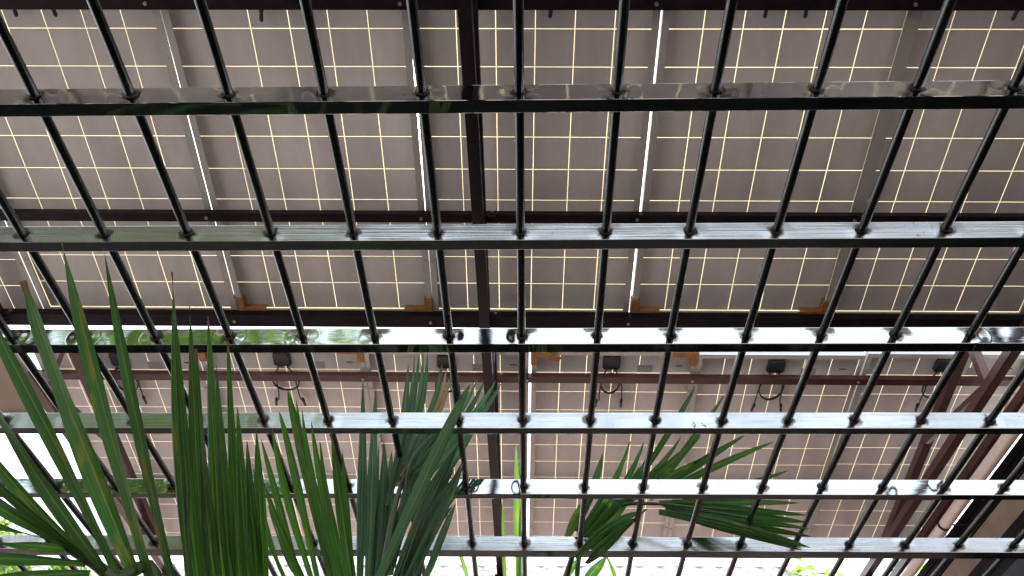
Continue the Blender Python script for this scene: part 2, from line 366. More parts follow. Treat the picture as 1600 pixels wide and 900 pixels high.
LEAF = {
'F1': [
  ([-0.6572,0.74,2.339],[-0.5338,0.78,2.1504],[-0.4361,0.86,1.9974],0.0254,3),
  ([-0.6383,0.74,2.4152],[-0.5198,0.79,2.1902],[-0.4227,0.87,1.9984],0.0256,0),
  ([-0.5903,0.76,2.4223],[-0.4895,0.81,2.1954],[-0.4042,0.88,2.0031],0.0166,0),
  ([-0.7302,0.72,2.3415],[-0.5435,0.76,2.1214],[-0.4501,0.85,1.9927],0.0209,0),
  ([-0.6667,0.72,2.2123],[-0.5534,0.76,2.0854],[-0.4558,0.83,1.9884],0.0168,0),
  ([-0.6353,0.7,2.1404],[-0.5763,0.76,2.0732],[-0.4683,0.83,1.9941],0.0153,0),
  ([-0.6086,0.7,2.0739],[-0.5551,0.76,2.0421],[-0.4766,0.82,1.9987],0.0122,0),
  ([-0.5855,0.7,2.0285],[-0.545,0.76,2.0197],[-0.4898,0.82,2.0059],0.0133,0),
  ([-0.5766,0.7,1.9863],[-0.5445,0.76,2.0037],[-0.5073,0.82,2.0147],0.0092,0),
  ([-0.5646,0.7,1.9632],[-0.5296,0.76,1.9855],[-0.4966,0.82,2.0088],0.0097,0),
  ([-0.5583,0.7,1.9397],[-0.5222,0.76,1.9692],[-0.4802,0.83,1.9977],0.0153,0),
  ([-0.5401,0.7,1.9049],[-0.5187,0.76,1.9474],[-0.4726,0.83,1.9869],0.0125,0),
],
'F1r': [
  [-0.4141,0.9,1.9365],
  [-0.4538,0.84,1.9859],
  [-0.498,0.82,2.0088],
  [-0.5416,0.79,2.0272],
  [-0.5985,0.74,2.053],
],
'F2': [
  ([-0.5179,0.82,2.4361],[-0.4341,0.88,2.1419],[-0.403,0.93,2.0183],0.0167,1),
  ([-0.4976,0.82,2.3786],[-0.423,0.88,2.1277],[-0.3929,0.93,2.0183],0.015,1),
  ([-0.473,0.82,2.3687],[-0.408,0.88,2.1252],[-0.3828,0.93,2.0184],0.0173,1),
  ([-0.4418,0.82,2.291],[-0.3929,0.88,2.1046],[-0.3728,0.93,2.0184],0.0155,1),
  ([-0.4417,0.82,2.3494],[-0.3847,0.88,2.1203],[-0.3627,0.93,2.0185],0.0173,1),
  ([-0.4073,0.82,2.2639],[-0.3683,0.88,2.0971],[-0.3527,0.93,2.0185],0.0154,1),
  ([-0.4026,0.82,2.3043],[-0.3592,0.88,2.1083],[-0.3426,0.93,2.0186],0.0163,1),
  ([-0.3626,0.82,2.1958],[-0.3407,0.88,2.0774],[-0.3326,0.93,2.0186],0.0145,1),
  ([-0.3387,0.82,2.1463],[-0.3263,0.88,2.0621],[-0.3225,0.93,2.0187],0.0135,1),
  ([-0.3344,0.82,2.1739],[-0.318,0.88,2.0708],[-0.3125,0.93,2.0187],0.0129,1),
  ([-0.3586,0.95,2.2836],[-0.3379,1.0,2.2286],[-0.2853,1.05,2.0819],0.01,0),
  ([-0.3737,0.95,2.2371],[-0.3507,1.0,2.1776],[-0.3103,1.05,2.0818],0.0079,0),
  ([-0.3564,0.95,2.1725],[-0.3325,1.0,2.1251],[-0.3005,1.05,2.0756],0.0077,0),
  ([-0.3535,0.95,2.3211],[-0.3352,1.0,2.2662],[-0.2672,1.05,2.082],0.0121,0),
  ([-0.3262,0.95,2.2869],[-0.3002,1.0,2.1927],[-0.2564,1.05,2.0794],0.0098,0),
  ([-0.2916,1.0,2.2796],[-0.2717,1.05,2.1913],[-0.2474,1.08,2.0959],0.0138,0),
  ([-0.3818,1.0,2.2908],[-0.352,1.04,2.2059],[-0.3009,1.08,2.0929],0.0092,0),
  ([-0.3557,1.0,2.3409],[-0.3246,1.04,2.2375],[-0.269,1.08,2.093],0.0084,0),
  ([-0.3266,1.0,2.3056],[-0.2983,1.04,2.206],[-0.2584,1.08,2.0931],0.0092,0),
  ([-0.3062,1.0,2.2663],[-0.283,1.04,2.1756],[-0.254,1.08,2.0931],0.0099,0),
  ([-0.3957,1.0,2.2285],[-0.3703,1.04,2.1557],[-0.3363,1.08,2.0927],0.0089,0),
  ([-0.2717,1.0,2.2554],[-0.2585,1.04,2.1757],[-0.2417,1.08,2.0932],0.0081,0),
  ([-0.3581,1.0,2.1629],[-0.3354,1.04,2.1178],[-0.3068,1.08,2.0865],0.007,0),
],
'F2r': [
  [-0.3318,1.0,1.9747],
  [-0.3249,1.0,2.0135],
  [-0.3197,0.98,2.0291],
],
'F3': [
  ([-0.2411,1.36,2.7377],[-0.2422,1.36,2.5675],[-0.2571,1.34,2.3811],0.0117,0),
  ([-0.2331,1.36,2.7413],[-0.2318,1.36,2.5675],[-0.2539,1.34,2.3945],0.0117,0),
  ([-0.223,1.36,2.7376],[-0.2242,1.36,2.5833],[-0.2503,1.34,2.4053],0.0117,0),
  ([-0.2621,1.36,2.7109],[-0.2562,1.36,2.5519],[-0.2634,1.34,2.3549],0.0116,0),
  ([-0.2497,1.36,2.7251],[-0.2479,1.36,2.5597],[-0.2603,1.34,2.3679],0.0103,0),
  ([-0.1899,1.36,2.7037],[-0.202,1.36,2.5833],[-0.2482,1.34,2.408],0.0117,0),
  ([-0.1697,1.36,2.6691],[-0.1903,1.36,2.5675],[-0.2441,1.34,2.4149],0.0117,0),
  ([-0.1794,1.36,2.6915],[-0.1955,1.36,2.5675],[-0.2491,1.34,2.3945],0.0104,0),
  ([-0.1113,1.36,2.6622],[-0.1589,1.36,2.5442],[-0.2321,1.34,2.4149],0.0128,0),
  ([-0.0964,1.36,2.6605],[-0.1459,1.36,2.5411],[-0.2277,1.34,2.419],0.0128,0),
  ([-0.0721,1.36,2.6587],[-0.1296,1.36,2.5488],[-0.218,1.34,2.4191],0.0141,0),
  ([-0.0612,1.36,2.6503],[-0.1177,1.36,2.5411],[-0.2174,1.34,2.3879],0.0141,0),
  ([-0.1144,1.36,2.5259],[-0.1534,1.36,2.4596],[-0.2186,1.34,2.3294],0.0185,1),
  ([-0.2894,1.36,2.5062],[-0.2745,1.36,2.3661],[-0.2667,1.34,2.2098],0.0202,1),
  ([-0.2716,1.36,2.4841],[-0.2634,1.36,2.353],[-0.2522,1.34,2.2076],0.0212,1),
  ([-0.3526,1.36,2.6574],[-0.3222,1.36,2.4339],[-0.2918,1.34,2.2097],0.0159,1),
  ([-0.3227,1.36,2.6355],[-0.3026,1.36,2.4339],[-0.2776,1.34,2.2097],0.0171,1),
  ([-0.2995,1.36,2.5062],[-0.2864,1.36,2.3661],[-0.2696,1.34,2.2154],0.0071,0),
  ([-0.1578,1.36,2.5675],[-0.2137,1.35,2.4849],[-0.2206,1.34,2.4081],0.0158,1),
  ([-0.1626,1.36,2.5552],[-0.2068,1.35,2.4728],[-0.2222,1.338,2.39],0.0187,1),
  ([-0.1751,1.36,2.5429],[-0.2188,1.35,2.4608],[-0.2237,1.336,2.3723],0.0204,1),
  ([-0.1682,1.36,2.5308],[-0.2153,1.35,2.449],[-0.2252,1.334,2.3548],0.0161,1),
  ([-0.1729,1.36,2.5188],[-0.2103,1.35,2.4373],[-0.2267,1.332,2.3376],0.0179,1),
  ([-0.1775,1.36,2.5069],[-0.2172,1.35,2.4256],[-0.2282,1.33,2.3208],0.0184,1),
  ([-0.1758,1.36,2.4952],[-0.2234,1.35,2.4141],[-0.2296,1.328,2.3041],0.0154,1),
  ([-0.1842,1.36,2.4836],[-0.2155,1.35,2.4028],[-0.231,1.326,2.2878],0.0188,1),
  ([-0.1936,1.36,2.4721],[-0.2199,1.35,2.3915],[-0.2323,1.324,2.2718],0.0153,1),
  ([-0.1981,1.36,2.4607],[-0.2179,1.35,2.3804],[-0.2337,1.322,2.256],0.016,1),
  ([-0.1852,1.36,2.4494],[-0.2303,1.35,2.3693],[-0.235,1.32,2.2404],0.0158,1),
  ([-0.1872,1.36,2.4382],[-0.225,1.35,2.3584],[-0.2362,1.318,2.2251],0.0193,1),
  ([-0.1903,1.36,2.4272],[-0.2249,1.35,2.3476],[-0.2375,1.316,2.2101],0.0165,1),
  ([-0.1357,1.33,2.4864],[-0.184,1.33,2.3689],[-0.2284,1.31,2.1941],0.0164,1),
  ([-0.1417,1.33,2.4662],[-0.1844,1.33,2.3533],[-0.222,1.31,2.1941],0.0163,1),
  ([-0.1379,1.33,2.4463],[-0.1847,1.33,2.3379],[-0.2156,1.31,2.1941],0.0161,1),
  ([-0.1426,1.33,2.4268],[-0.1851,1.33,2.3228],[-0.2092,1.31,2.1942],0.016,1),
  ([-0.1436,1.33,2.4076],[-0.1854,1.33,2.3078],[-0.2028,1.31,2.1942],0.0159,1),
  ([-0.141,1.33,2.3888],[-0.1858,1.33,2.2931],[-0.1964,1.31,2.1942],0.0158,1),
  ([-0.135,1.33,2.3703],[-0.1861,1.33,2.2786],[-0.19,1.31,2.1943],0.0157,1),
  ([-0.1396,1.33,2.3521],[-0.1864,1.33,2.2643],[-0.1836,1.31,2.1943],0.0156,1),
  ([-0.107,1.16,2.4945],[-0.152,1.18,2.3838],[-0.2396,1.22,2.1531],0.0186,0),
  ([-0.1294,1.33,2.4407],[-0.1615,1.33,2.3495],[-0.2091,1.3,2.194],0.0104,0),
  ([-0.1249,1.33,2.4463],[-0.1529,1.33,2.3431],[-0.1954,1.3,2.1941],0.0092,0),
  ([-0.1363,1.33,2.3547],[-0.1551,1.33,2.2932],[-0.1773,1.3,2.1942],0.0113,0),
  ([-0.149,1.33,2.3367],[-0.1618,1.33,2.2632],[-0.1788,1.3,2.1865],0.0078,0),
],
'F3r': [
  [-0.2416,1.25,2.0416],
  [-0.25,1.31,2.1962],
  [-0.2461,1.34,2.3679],
  [-0.2246,1.36,2.4915],
  [-0.2061,1.37,2.5906],
],
'F4': [
  ([0.1721,1.65,2.6767],[0.1366,1.62,2.5534],[0.1015,1.7,2.4949],0.0171,0),
  ([0.236,1.65,2.7],[0.1799,1.62,2.5616],[0.1084,1.7,2.4871],0.02,1),
  ([0.2694,1.65,2.7],[0.2007,1.62,2.5536],[0.1182,1.7,2.4825],0.0171,0),
  ([0.2543,1.65,2.6384],[0.1988,1.62,2.5297],[0.1266,1.7,2.4795],0.017,0),
  ([0.2929,1.65,2.6928],[0.2228,1.62,2.5617],[0.1375,1.7,2.495],0.0157,0),
  ([0.3627,1.65,2.7182],[0.2681,1.62,2.5862],[0.1611,1.7,2.5267],0.0144,0),
  ([0.4143,1.65,2.8656],[0.3442,1.62,2.734],[0.2323,1.7,2.5923],0.0137,0),
  ([0.4795,1.65,2.8337],[0.4081,1.62,2.7249],[0.2843,1.7,2.5924],0.0152,0),
  ([0.4082,1.65,2.7164],[0.2988,1.62,2.6028],[0.192,1.7,2.5509],0.0189,0),
  ([0.5085,1.65,2.7164],[0.4132,1.62,2.6419],[0.2686,1.7,2.584],0.0177,0),
  ([0.4182,1.65,2.6629],[0.3037,1.62,2.583],[0.1993,1.7,2.5509],0.0144,0),
  ([0.5794,1.65,2.7003],[0.4316,1.62,2.6198],[0.2752,1.7,2.5757],0.0161,0),
  ([0.597,1.65,2.6236],[0.4576,1.62,2.5622],[0.3268,1.7,2.5759],0.0143,0),
  ([0.6099,1.65,2.5968],[0.4841,1.62,2.5526],[0.3412,1.7,2.5726],0.0114,0),
  ([0.5788,1.59,2.5042],[0.4645,1.62,2.5225],[0.2964,1.7,2.5676],0.0141,0),
  ([0.5843,1.59,2.4755],[0.475,1.62,2.5039],[0.3032,1.7,2.5626],0.0167,0),
  ([0.5845,1.59,2.4591],[0.4724,1.62,2.4901],[0.3098,1.7,2.5561],0.018,0),
  ([0.5836,1.59,2.4445],[0.4638,1.62,2.481],[0.3092,1.7,2.5512],0.0194,1),
  ([0.5821,1.59,2.4271],[0.4615,1.62,2.4689],[0.3161,1.7,2.548],0.0206,1),
  ([0.5773,1.59,2.4014],[0.453,1.62,2.4599],[0.3159,1.7,2.5464],0.0233,1),
  ([0.5576,1.59,2.3957],[0.4389,1.62,2.4569],[0.3082,1.7,2.5431],0.0205,1),
  ([0.5372,1.59,2.4098],[0.4268,1.62,2.4658],[0.2936,1.7,2.5431],0.0206,1),
  ([0.2413,1.65,2.5028],[0.179,1.62,2.453],[0.135,1.7,2.449],0.0178,0),
  ([0.2575,1.65,2.5231],[0.1779,1.62,2.4383],[0.1193,1.7,2.4192],0.0164,0),
  ([0.2482,1.65,2.5153],[0.173,1.62,2.465],[0.0989,1.7,2.4309],0.0207,1),
  ([0.0874,1.78,2.5126],[0.1122,1.72,2.5537],[0.1404,1.66,2.5852],0.0193,2),
  ([0.0752,1.78,2.5046],[0.0993,1.72,2.5293],[0.1194,1.66,2.5443],0.0206,2),
  ([0.1576,1.78,2.5129],[0.1845,1.72,2.5296],[0.2261,1.66,2.5608],0.0191,2),
  ([0.1124,1.78,2.5047],[0.1409,1.72,2.5375],[0.1754,1.66,2.5607],0.0221,2),
  ([0.1184,1.9,2.5287],[0.0937,1.9,2.499],[0.0693,1.9,2.4588],0.0187,0),
  ([0.1894,1.9,2.5356],[0.1476,1.9,2.4911],[0.1066,1.9,2.4354],0.0248,0),
],
'F4r': [
  [0.044,1.95,2.3059],
  [0.0845,1.88,2.4735],
  [0.1198,1.72,2.4976],
  [0.1878,1.66,2.5333],
  [0.2959,1.62,2.5174],
  [0.3866,1.6,2.491],
],
'BL': [
  ([-0.0892,2.3,2.9145],[-0.0822,2.3,2.7682],[-0.0735,2.3,2.6103],0.0135,2),
  ([-0.0501,2.35,3.1663],[-0.0435,2.35,2.9024],[-0.0336,2.35,2.6325],0.0284,2),
  ([-0.0237,2.36,3.0432],[-0.0292,2.36,2.8635],[-0.0357,2.36,2.6369],0.0141,2),
  ([-0.2272,2.3,2.7676],[-0.2006,2.3,2.7068],[-0.1695,2.3,2.6098],0.0133,2),
  ([0.2113,2.3,2.7488],[0.2363,2.3,2.6987],[0.254,2.3,2.612],0.0113,2),
],
'BLr': [
  [0.0168,2.4,2.3496],
  [-0.0333,2.35,2.5757],
  [-0.0355,2.35,2.6325],
],
}
M['panel_sticker'] = None
def stickermat():
    m, nt, b, o = newmat('rating_sticker')
    tc = node(nt, 'ShaderNodeTexCoord')
    wv = node(nt, 'ShaderNodeTexWave'); wv.bands_direction = 'Y'; wv.inputs['Scale'].default_value = 45; wv.inputs['Distortion'].default_value = 1.5
    nz = node(nt, 'ShaderNodeTexNoise'); nz.inputs['Scale'].default_value = 160
    nt.links.new(tc.outputs['Object'], wv.inputs['Vector']); nt.links.new(tc.outputs['Object'], nz.inputs['Vector'])
    mul = node(nt, 'ShaderNodeMath', operation='MULTIPLY'); nt.links.new(wv.outputs[0], mul.inputs[0]); nt.links.new(nz.outputs[0], mul.inputs[1])
    r = ramp(nt, mul.outputs[0], [(.25, (.36,.35,.36)), (.5, (.17,.165,.17))])
    nt.links.new(r.outputs[0], b.inputs['Base Color']); b.inputs['Roughness'].default_value = .5
    return m
M['panel_sticker'] = stickermat()
M['barcode'] = simple('barcode_print', (.12,.11,.12), .5, 0, .8, 400, 0, stretch=(1,.02,1))
M['beige_wall'] = simple('beige_render', (.28,.225,.20), .85, 0, .12, 3, .15)
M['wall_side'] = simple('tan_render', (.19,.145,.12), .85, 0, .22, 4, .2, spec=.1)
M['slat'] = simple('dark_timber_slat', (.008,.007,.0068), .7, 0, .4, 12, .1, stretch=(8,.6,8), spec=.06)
M['pipe'] = simple('pale_plastic_pipe', (.62,.54,.52), .28, 0, .06, 20)
M['tile'] = simple('pale_roof_tile', (.30,.29,.285), .8, 0, .3, 6, .2, spec=.0)
M['terracotta'] = simple('terracotta_tile', (.47,.345,.305), .8, 0, .2, 5, .2)
M['bolt'] = simple('zinc_bolt', (.35,.34,.33), .45, .8, .3, 60)
M['soil'] = simple('dark_planting_soil', (.009,.0088,.008), .9, 0, .5, 3, .4, spec=.0)
M['lawn'] = simple('sunlit_paving', (.24,.215,.195), .85, 0, .25, 1.2, .2)
M['bark'] = simple('bark', (.11,.085,.06), .9, 0, .4, 20, .6, stretch=(1,1,.25))
M['stem'] = simple('palm_stem', (.05,.075,.025), .5, 0, .35, 30, .1)
M['twig'] = simple('dry_twig', (.05,.03,.02), .8, 0, .4, 60)
M['leaf_front'] = leafmat('palm_leaf_front', (.014,.058,.011), (.040,.135,.020), .36, .25)
M['leaf_blue'] = leafmat('palm_leaf_bluish', (.020,.070,.032), (.080,.175,.085), .30, .0)
M['leaf_fan'] = leafmat('palm_leaf_pleated', (.016,.070,.010), (.050,.175,.018), .40, .1)
M['leaf_arch'] = leafmat('palm_leaf_arching', (.012,.055,.012), (.036,.125,.020), .34, .2)
M['leaf_lit'] = leafmat('palm_leaf_sunlit_tint', (.035,.10,.015), (.075,.17,.02), .42, .3)  # lit copy of the leaf: sunlight through the blades put into a lighter yellow-green
M['leaf_dry'] = leafmat('palm_leaf_dry', (.20,.14,.08), (.32,.25,.15), .25, .2)
M['leaf_tree'] = leafmat('broad_leaf', (.05,.11,.015), (.12,.22,.03), .45, .2)

def up(p): return (p[0], p[1], p[2] + CAM_Z)

# ================================================================== setting
g = MB(); g.add([(-900,-900,0),(900,-900,0),(900,900,0),(-900,900,0)], [(0,1,2,3)])
tag(g.build('ground', M['lawn']), 'pale paved yard around the covered court', None, None, 'structure')
g = MB(); g.add([(-4.2,-5.0,.004),(2.74,-5.0,.004),(2.74,7.2,.004),(-4.2,7.2,.004)], [(0,1,2,3)])
tag(g.build('planting_bed', M['soil']), 'dark planted ground under the grille', None, None, 'structure')

# ================================================================== solar panels
CELL = .159; NX, NY = 6, 12
PW, PL = .9815, 12*CELL + .041
cell_mb = MB(); hc = (CELL - .0034)/2
cell_mb.box((-hc,-hc,-.0014), (hc,hc,0))
CELL_ME = cell_mb.mesh('cell', M['cell'])
YT = -.014
sheet_mb = MB(); sheet_mb.add([(-PW/2+.003,YT+.003,.0012),(PW/2-.003,YT+.003,.0012),(PW/2-.003,PL-.003,.0012),(-PW/2+.003,PL-.003,.0012)], [(0,3,2,1)])
SHEET_ME = sheet_mb.mesh('backsheet', M['backsheet'])
fm = MB(); FL = .030; ZB, ZT = -.036, .005; T = .002; w2 = PW/2
for s in (-1, 1):
    x0, x1 = sorted((s*w2, s*(w2-T)))
    fm.box((x0, YT, ZB), (x1, PL, ZT))                                   # outer web
    x0, x1 = sorted((s*(w2-T), s*(w2-FL)))
    fm.box((x0, YT+T, ZB), (x1, PL-T, ZB+T))                               # bottom flange
    x0, x1 = sorted((s*(w2-T), s*(w2-.010)))
    fm.box((x0, YT+T, ZT-.0018), (x1, PL-T, ZT))                           # top lip
for y0, y1, sgn in ((YT, YT+T, 1), (PL-T, PL, -1)):
    fm.box((-w2+T, y0, ZB), (w2-T, y1, ZT))
    a, b = (YT+T, YT+FL) if sgn > 0 else (PL-FL, PL-T)
    fm.box((-w2+FL, a, ZB), (w2-FL, b, ZB+T))
    a, b = (YT+T, YT+.010) if sgn > 0 else (PL-.010, PL-T)
    fm.box((-w2+.010, a, ZT-.0018), (w2-.010, b, ZT))
FRAME_ME = fm.mesh('frame', M['frame_alu'])
jb = MB()
JX, JY = -.010, .024 + .07
prof = [(-.052,-.030),(-.046,-.046),(.046,-.046),(.052,-.030),(.052,.036),(.040,.050),(-.040,.050),(-.052,.036)]
n = len(prof)
vs = [(JX+x, JY+y, -.0016) for x, y in prof] + [(JX+x, JY+y, -.018) for x, y in prof] + [(JX+x*.86, JY+y*.86, -.024) for x, y in prof]
fs = []
for r_ in range(2):
    for i in range(n):
        j = (i+1) % n; fs.append((r_*n+i, (r_+1)*n+i, (r_+1)*n+j, r_*n+j))
fs.append(tuple(range(2*n, 3*n)))
jb.add(vs, fs)
JB_ME = jb.mesh('junction_box', M['box'])
def loop_pts(cx, cy, rx, ry, z, a0, a1, k=26):
    return [(cx+rx*cos(a0+(a1-a0)*i/k), cy+ry*sin(a0+(a1-a0)*i/k), z) for i in range(k+1)]
def cable_mesh(seed):
    rnd = random.Random(seed)
    mb = MB(); cy = JY + .165 + rnd.uniform(-.012,.012); rx = .066+rnd.uniform(-.014,.014); ry = .088+rnd.uniform(-.024,.018)
    for s in (-1, 1):
        pts = [(JX+s*.022, JY+.045, -.016), (JX+s*.036, JY+.075, -.018), (JX+s*.055, JY+.105, -.02)]
        pts += loop_pts(JX, cy, s*rx, ry, -.022-.004*s, -pi*.25, -pi*.25+2*pi*1.02)[2:]
        ex = JX + s*(.066+rnd.uniform(-.012,.012))
        pts += [(ex, cy+.02, -.026), (ex+s*.004, cy+.10, -.028), (ex+s*rnd.uniform(.0,.014), cy+.125+rnd.uniform(0,.025), -.03)]
        mb.tube(pts, .0042, 6)
        e = Vector(pts[-1]); d = Vector((s*rnd.uniform(-.2,.5), 1, -.05)).normalized()
    return mb.mesh('cable', M['cable'], True), cy, rx
def connector_mesh():
    mb = MB()
    mb.tube([(0,0,0),(0,.008,0),(0,.010,0),(0,.030,0),(0,.034,0),(0,.062,0),(0,.070,0)], [.0055,.0055,.0095,.0095,.0075,.0085,.005], 8)
    return mb.mesh('connector', M['cable'], True)
CONN_ME = connector_mesh()
CABLES = [cable_mesh(k) for k in range(7)]
st = MB(); st.box((-.045,-.030,-.0022), (.045,.030,-.0015)); STICK_ME = st.mesh('sticker', M['panel_sticker'])
st = MB(); st.box((-.020,-.005,-.0022), (.020,.005,-.0015)); BAR_ME = st.mesh('barcode_sticker', M['barcode'])
bh = MB(); bh.tube([(0,0,ZB-.0005),(0,0,ZB-.005)], .007, 6); BOLT_ME = bh.mesh('bolt', M['frame_alu'])

def corner_protector(parent, sx, sy, twist=0.0):
    """cardboard angle wrapped round one corner of the frame"""
    mb = MB(); t = .003; z0, z1 = ZB-.003, ZT+.003
    lx, ly = .150, .105
    cx, cy = sx*(w2+.001), (YT-.001 if sy < 0 else PL+.001)
    ix = -sx; iy = 1 if sy < 0 else -1
    def bx(x0,y0,za,x1,y1,zb):
        mb.box((min(x0,x1),min(y0,y1),za),(max(x0,x1),max(y0,y1),zb))
    bx(cx, cy, z0-t, cx+ix*.036, cy+iy*ly, z0)                # bottom leg along the long side
    bx(cx+ix*.036, cy, z0-t, cx+ix*lx, cy+iy*.036, z0)        # bottom leg along the end
    bx(cx, cy, z0, cx-ix*.0035, cy+iy*ly, z1)                 # outer walls
    bx(cx, cy, z0, cx+ix*lx, cy-iy*.0035, z1)
    bx(cx+ix*.036, cy+iy*.036, z0-t, cx+ix*.039, cy+iy*ly*.95, -.004)   # tucked-in flaps
    bx(cx+ix*.039, cy+iy*.036, z0-t, cx+ix*lx*.95, cy+iy*.039, -.004)
    if twist:
        M4 = Matrix.Translation((cx+ix*.1, cy+iy*.03, z0-.006)) @ Matrix.Rotation(twist, 4, 'Z')
        mb.box((-.075,-.020,-.004),(.075,.022,-.001), M4)
    o = mb.build('corner_protector', M['card'], parent)
    o['label'] = 'brown cardboard corner protector'
    return o

PSI = 0.0127957
def make_panel(origin, tilt, label, group, jitter=(0,0), junction=True, cards=None, twist=0.0, idx=0, yaw=0.0):
    root = empty('solar_panel', up(origin), (-tilt, 0, PSI + yaw))
    # shift in the panel's own plane
    root.location = root.location + (Matrix.Rotation(PSI,3,'Z') @ Matrix.Rotation(-tilt,3,'X')) @ Vector((jitter[0], jitter[1], 0))
    tag(root, label, 'solar panel', group)
    link('frame', FRAME_ME, root)
    link('backsheet', SHEET_ME, root)
    for j in range(NY):
        for i in range(NX):
            c = link('cell', CELL_ME, root)
            c.location = ((i-2.5)*CELL, .024+(j+.5)*CELL, 0)
    if junction:
        box = link('junction_box', JB_ME, root); box['label'] = 'black plastic junction box'
        me, cy, rx = CABLES[idx % 7]
        cb = link('cable', me, box)
        for s in (-1, 1):
            c = link('connector', CONN_ME, box)
            c.location = (JX+s*(.072+.004*(idx%3)), cy+.125, -.030); c.rotation_euler = (.0, 0, -s*.12*((idx%3)-.6))
        k = link('sticker', STICK_ME, root); k.location = (.195, .024+.125, 0); k['label'] = 'grey printed rating sticker'
        k = link('barcode_sticker', BAR_ME, root); k.location = (.395, .024+.10, 0)
    for sx in (-1, 1):
        for yy in (.30, 1.62):
            k = link('bolt', BOLT_ME, root); k.location = (sx*(w2-.016), yy, 0)
    for sx, sy in (cards or ()):
        corner_protector(root, sx, sy, twist if sx < 0 else 0.0)
    return root

TA, TB = 0.1558, 0.1621
XA, YA, ZA = .00763, 3.03262, 2.81659        # end of the last cell row, near panels
XB, YB, ZB_ = .49120, 3.90857, 3.10060       # end of the first cell row, far panels
PITCH = .9882
def org(x0, y0, z0, t, p, ly):
    X = x0 + p*PITCH*cos(PSI) + ly*sin(PSI)*cos(t)
    Y = y0 + p*PITCH*sin(PSI) - ly*cos(t)
    Z = z0 + ly*sin(t)
    return (X, Y, Z)
near = {
 -3: 'solar panel cut by the left edge, left of the first bright slit in near row',
 -2: 'near-row solar panel between the two leftmost bright slits, above the pleated palm leaves',
 -1: 'near-row solar panel just left of the dark centre beam, cardboard on both lower corners',
  0: 'near-row solar panel crossed by the dark centre beam',
  1: 'near-row solar panel right of the thin bright slit, second from the centre beam',
  2: 'near-row solar panel at the upper right, right of the unlit seam',
  3: 'near-row solar panel at the far right end, only a corner in view'}
for k, p in enumerate(range(-3, 4)):
    make_panel(org(XA, YA, ZA, TA, p, 12*CELL+.024), TA, near[p], 'solar panels of the near row',
               ({2:-.006,-1:-.002}.get(p,0), {-3:.030,3:-.01}.get(p,0)), True, ((-1,1),(1,1)) if p in (-1,1) else None, 0, k, {0:.0022,1:-.001,-1:-.0008}.get(p,0))
far = {
 -3: 'far-row solar panel at the left end beside the white sky, behind the palm leaflets',
 -2: 'far-row solar panel behind the slender palm leaflets, brown cardboard on its upper corners',
 -1: 'far-row solar panel crossed by the dark centre beam, behind the bluish palm frond',
  0: 'far-row solar panel right of the centre beam with crumpled cardboard on its upper corner',
  1: 'far-row solar panel under the bright white slit, behind the arching palm frond',
  2: 'far-row solar panel at the right end above the maroon truss'}
for k, p in enumerate(range(-3, 3)):
    make_panel(org(XB, YB, ZB_, TB, p, .183), TB, far[p], 'solar panels of the far row',
               ({-1:-.003,0:.005,2:.003}.get(p,0), {1:.018,-2:-.012,2:.004}.get(p,0)), True, ((-1,-1),(1,-1)) if p in (-2,0) else None, .35 if p == 0 else 0, k+1, {-1:.002,1:-.0012,2:.0016}.get(p,0))
over = ['leftmost', 'second from the left', 'third from the left', 'third from the right', 'second from the right', 'rightmost']
for k, p in enumerate(range(-3, 3)):
    make_panel(org(XA+.45, YA-2.51, ZA+.0, TA, p, 12*CELL+.024), TA, 'solar panel overhead mirrored in the top rail, %s of its row' % over[k],
               'solar panels of the row above the viewer', (0, 0), False, None, 0, k)

# ================================================================== purlins and trusses
RZ = Matrix.Rotation(PSI, 3, 'Z')
def purlin(y, z, w, h, x0, x1, label, mat, tilt):
    """C-section purlin: web towards the viewer, flanges pointing away; x axis along its length"""
    t = .003
    prof = [(0,0),(w,0),(w,.012),(w-t,.012),(w-t,t),(t,t),(t,h-t),(w-t,h-t),(w-t,h-.012),(w,h-.012),(w,h),(0,h)]
    mb = MB(); mb.prism_x(prof, x0, x1)
    o = mb.build('purlin', mat)
    o.location = (0, y, z + CAM_Z); o.rotation_euler = (-tilt, 0, PSI)
    for cx in (-2.665, -.222, 2.47):                 # bolted cleats where it meets the trusses
        if x0 < cx < x1:
            c = MB(); c.box((cx+.030, -.0045, -.030), (cx+.068, -.0005, h*.8)); cl = c.build('cleat', mat, o)
            c = MB(); c.tube([(cx+.049,-.004,h*.45),(cx+.049,-.011,h*.45)], .008, 6); c.build('bolt', M['bolt'], cl)
    for k in range(-3, 4):                           # clamp bolts under the panel joints
        cx = k*PITCH + (.49 if y < 3.2 else .97) ; 
        if x0+.05 < cx < x1-.05:
            c = MB(); c.tube([(cx,w*.5,-.0002),(cx,w*.5,-.009)], .008, 6); c.build('bolt', M['bolt'], o)
    return tag(o, label, 'purlin', 'steel purlins under the panels')
def planeA(y, off): return ZA - off - (y-YA)*math.tan(TA)
def planeB(y, off): return ZB_ - off - (y-YB)*math.tan(TB)
PH = .040; OFF = .0375 + PH
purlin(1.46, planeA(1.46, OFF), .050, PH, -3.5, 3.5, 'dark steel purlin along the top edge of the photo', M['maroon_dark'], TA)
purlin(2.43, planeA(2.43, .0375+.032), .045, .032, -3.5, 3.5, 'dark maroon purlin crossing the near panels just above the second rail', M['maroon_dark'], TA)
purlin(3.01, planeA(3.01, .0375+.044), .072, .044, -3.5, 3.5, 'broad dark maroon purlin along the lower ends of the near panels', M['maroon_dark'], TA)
purlin(3.868, planeB(3.868, OFF-.005), .048, PH-.005, -3.05, 2.95, 'thin maroon purlin below the black junction boxes of the far panels', M['maroon'], TB)
purlin(4.90, planeB(4.90, OFF), .045, PH, -3.05, 2.95, 'maroon purlin across the far panels hidden behind the fifth rail', M['maroon'], TB)
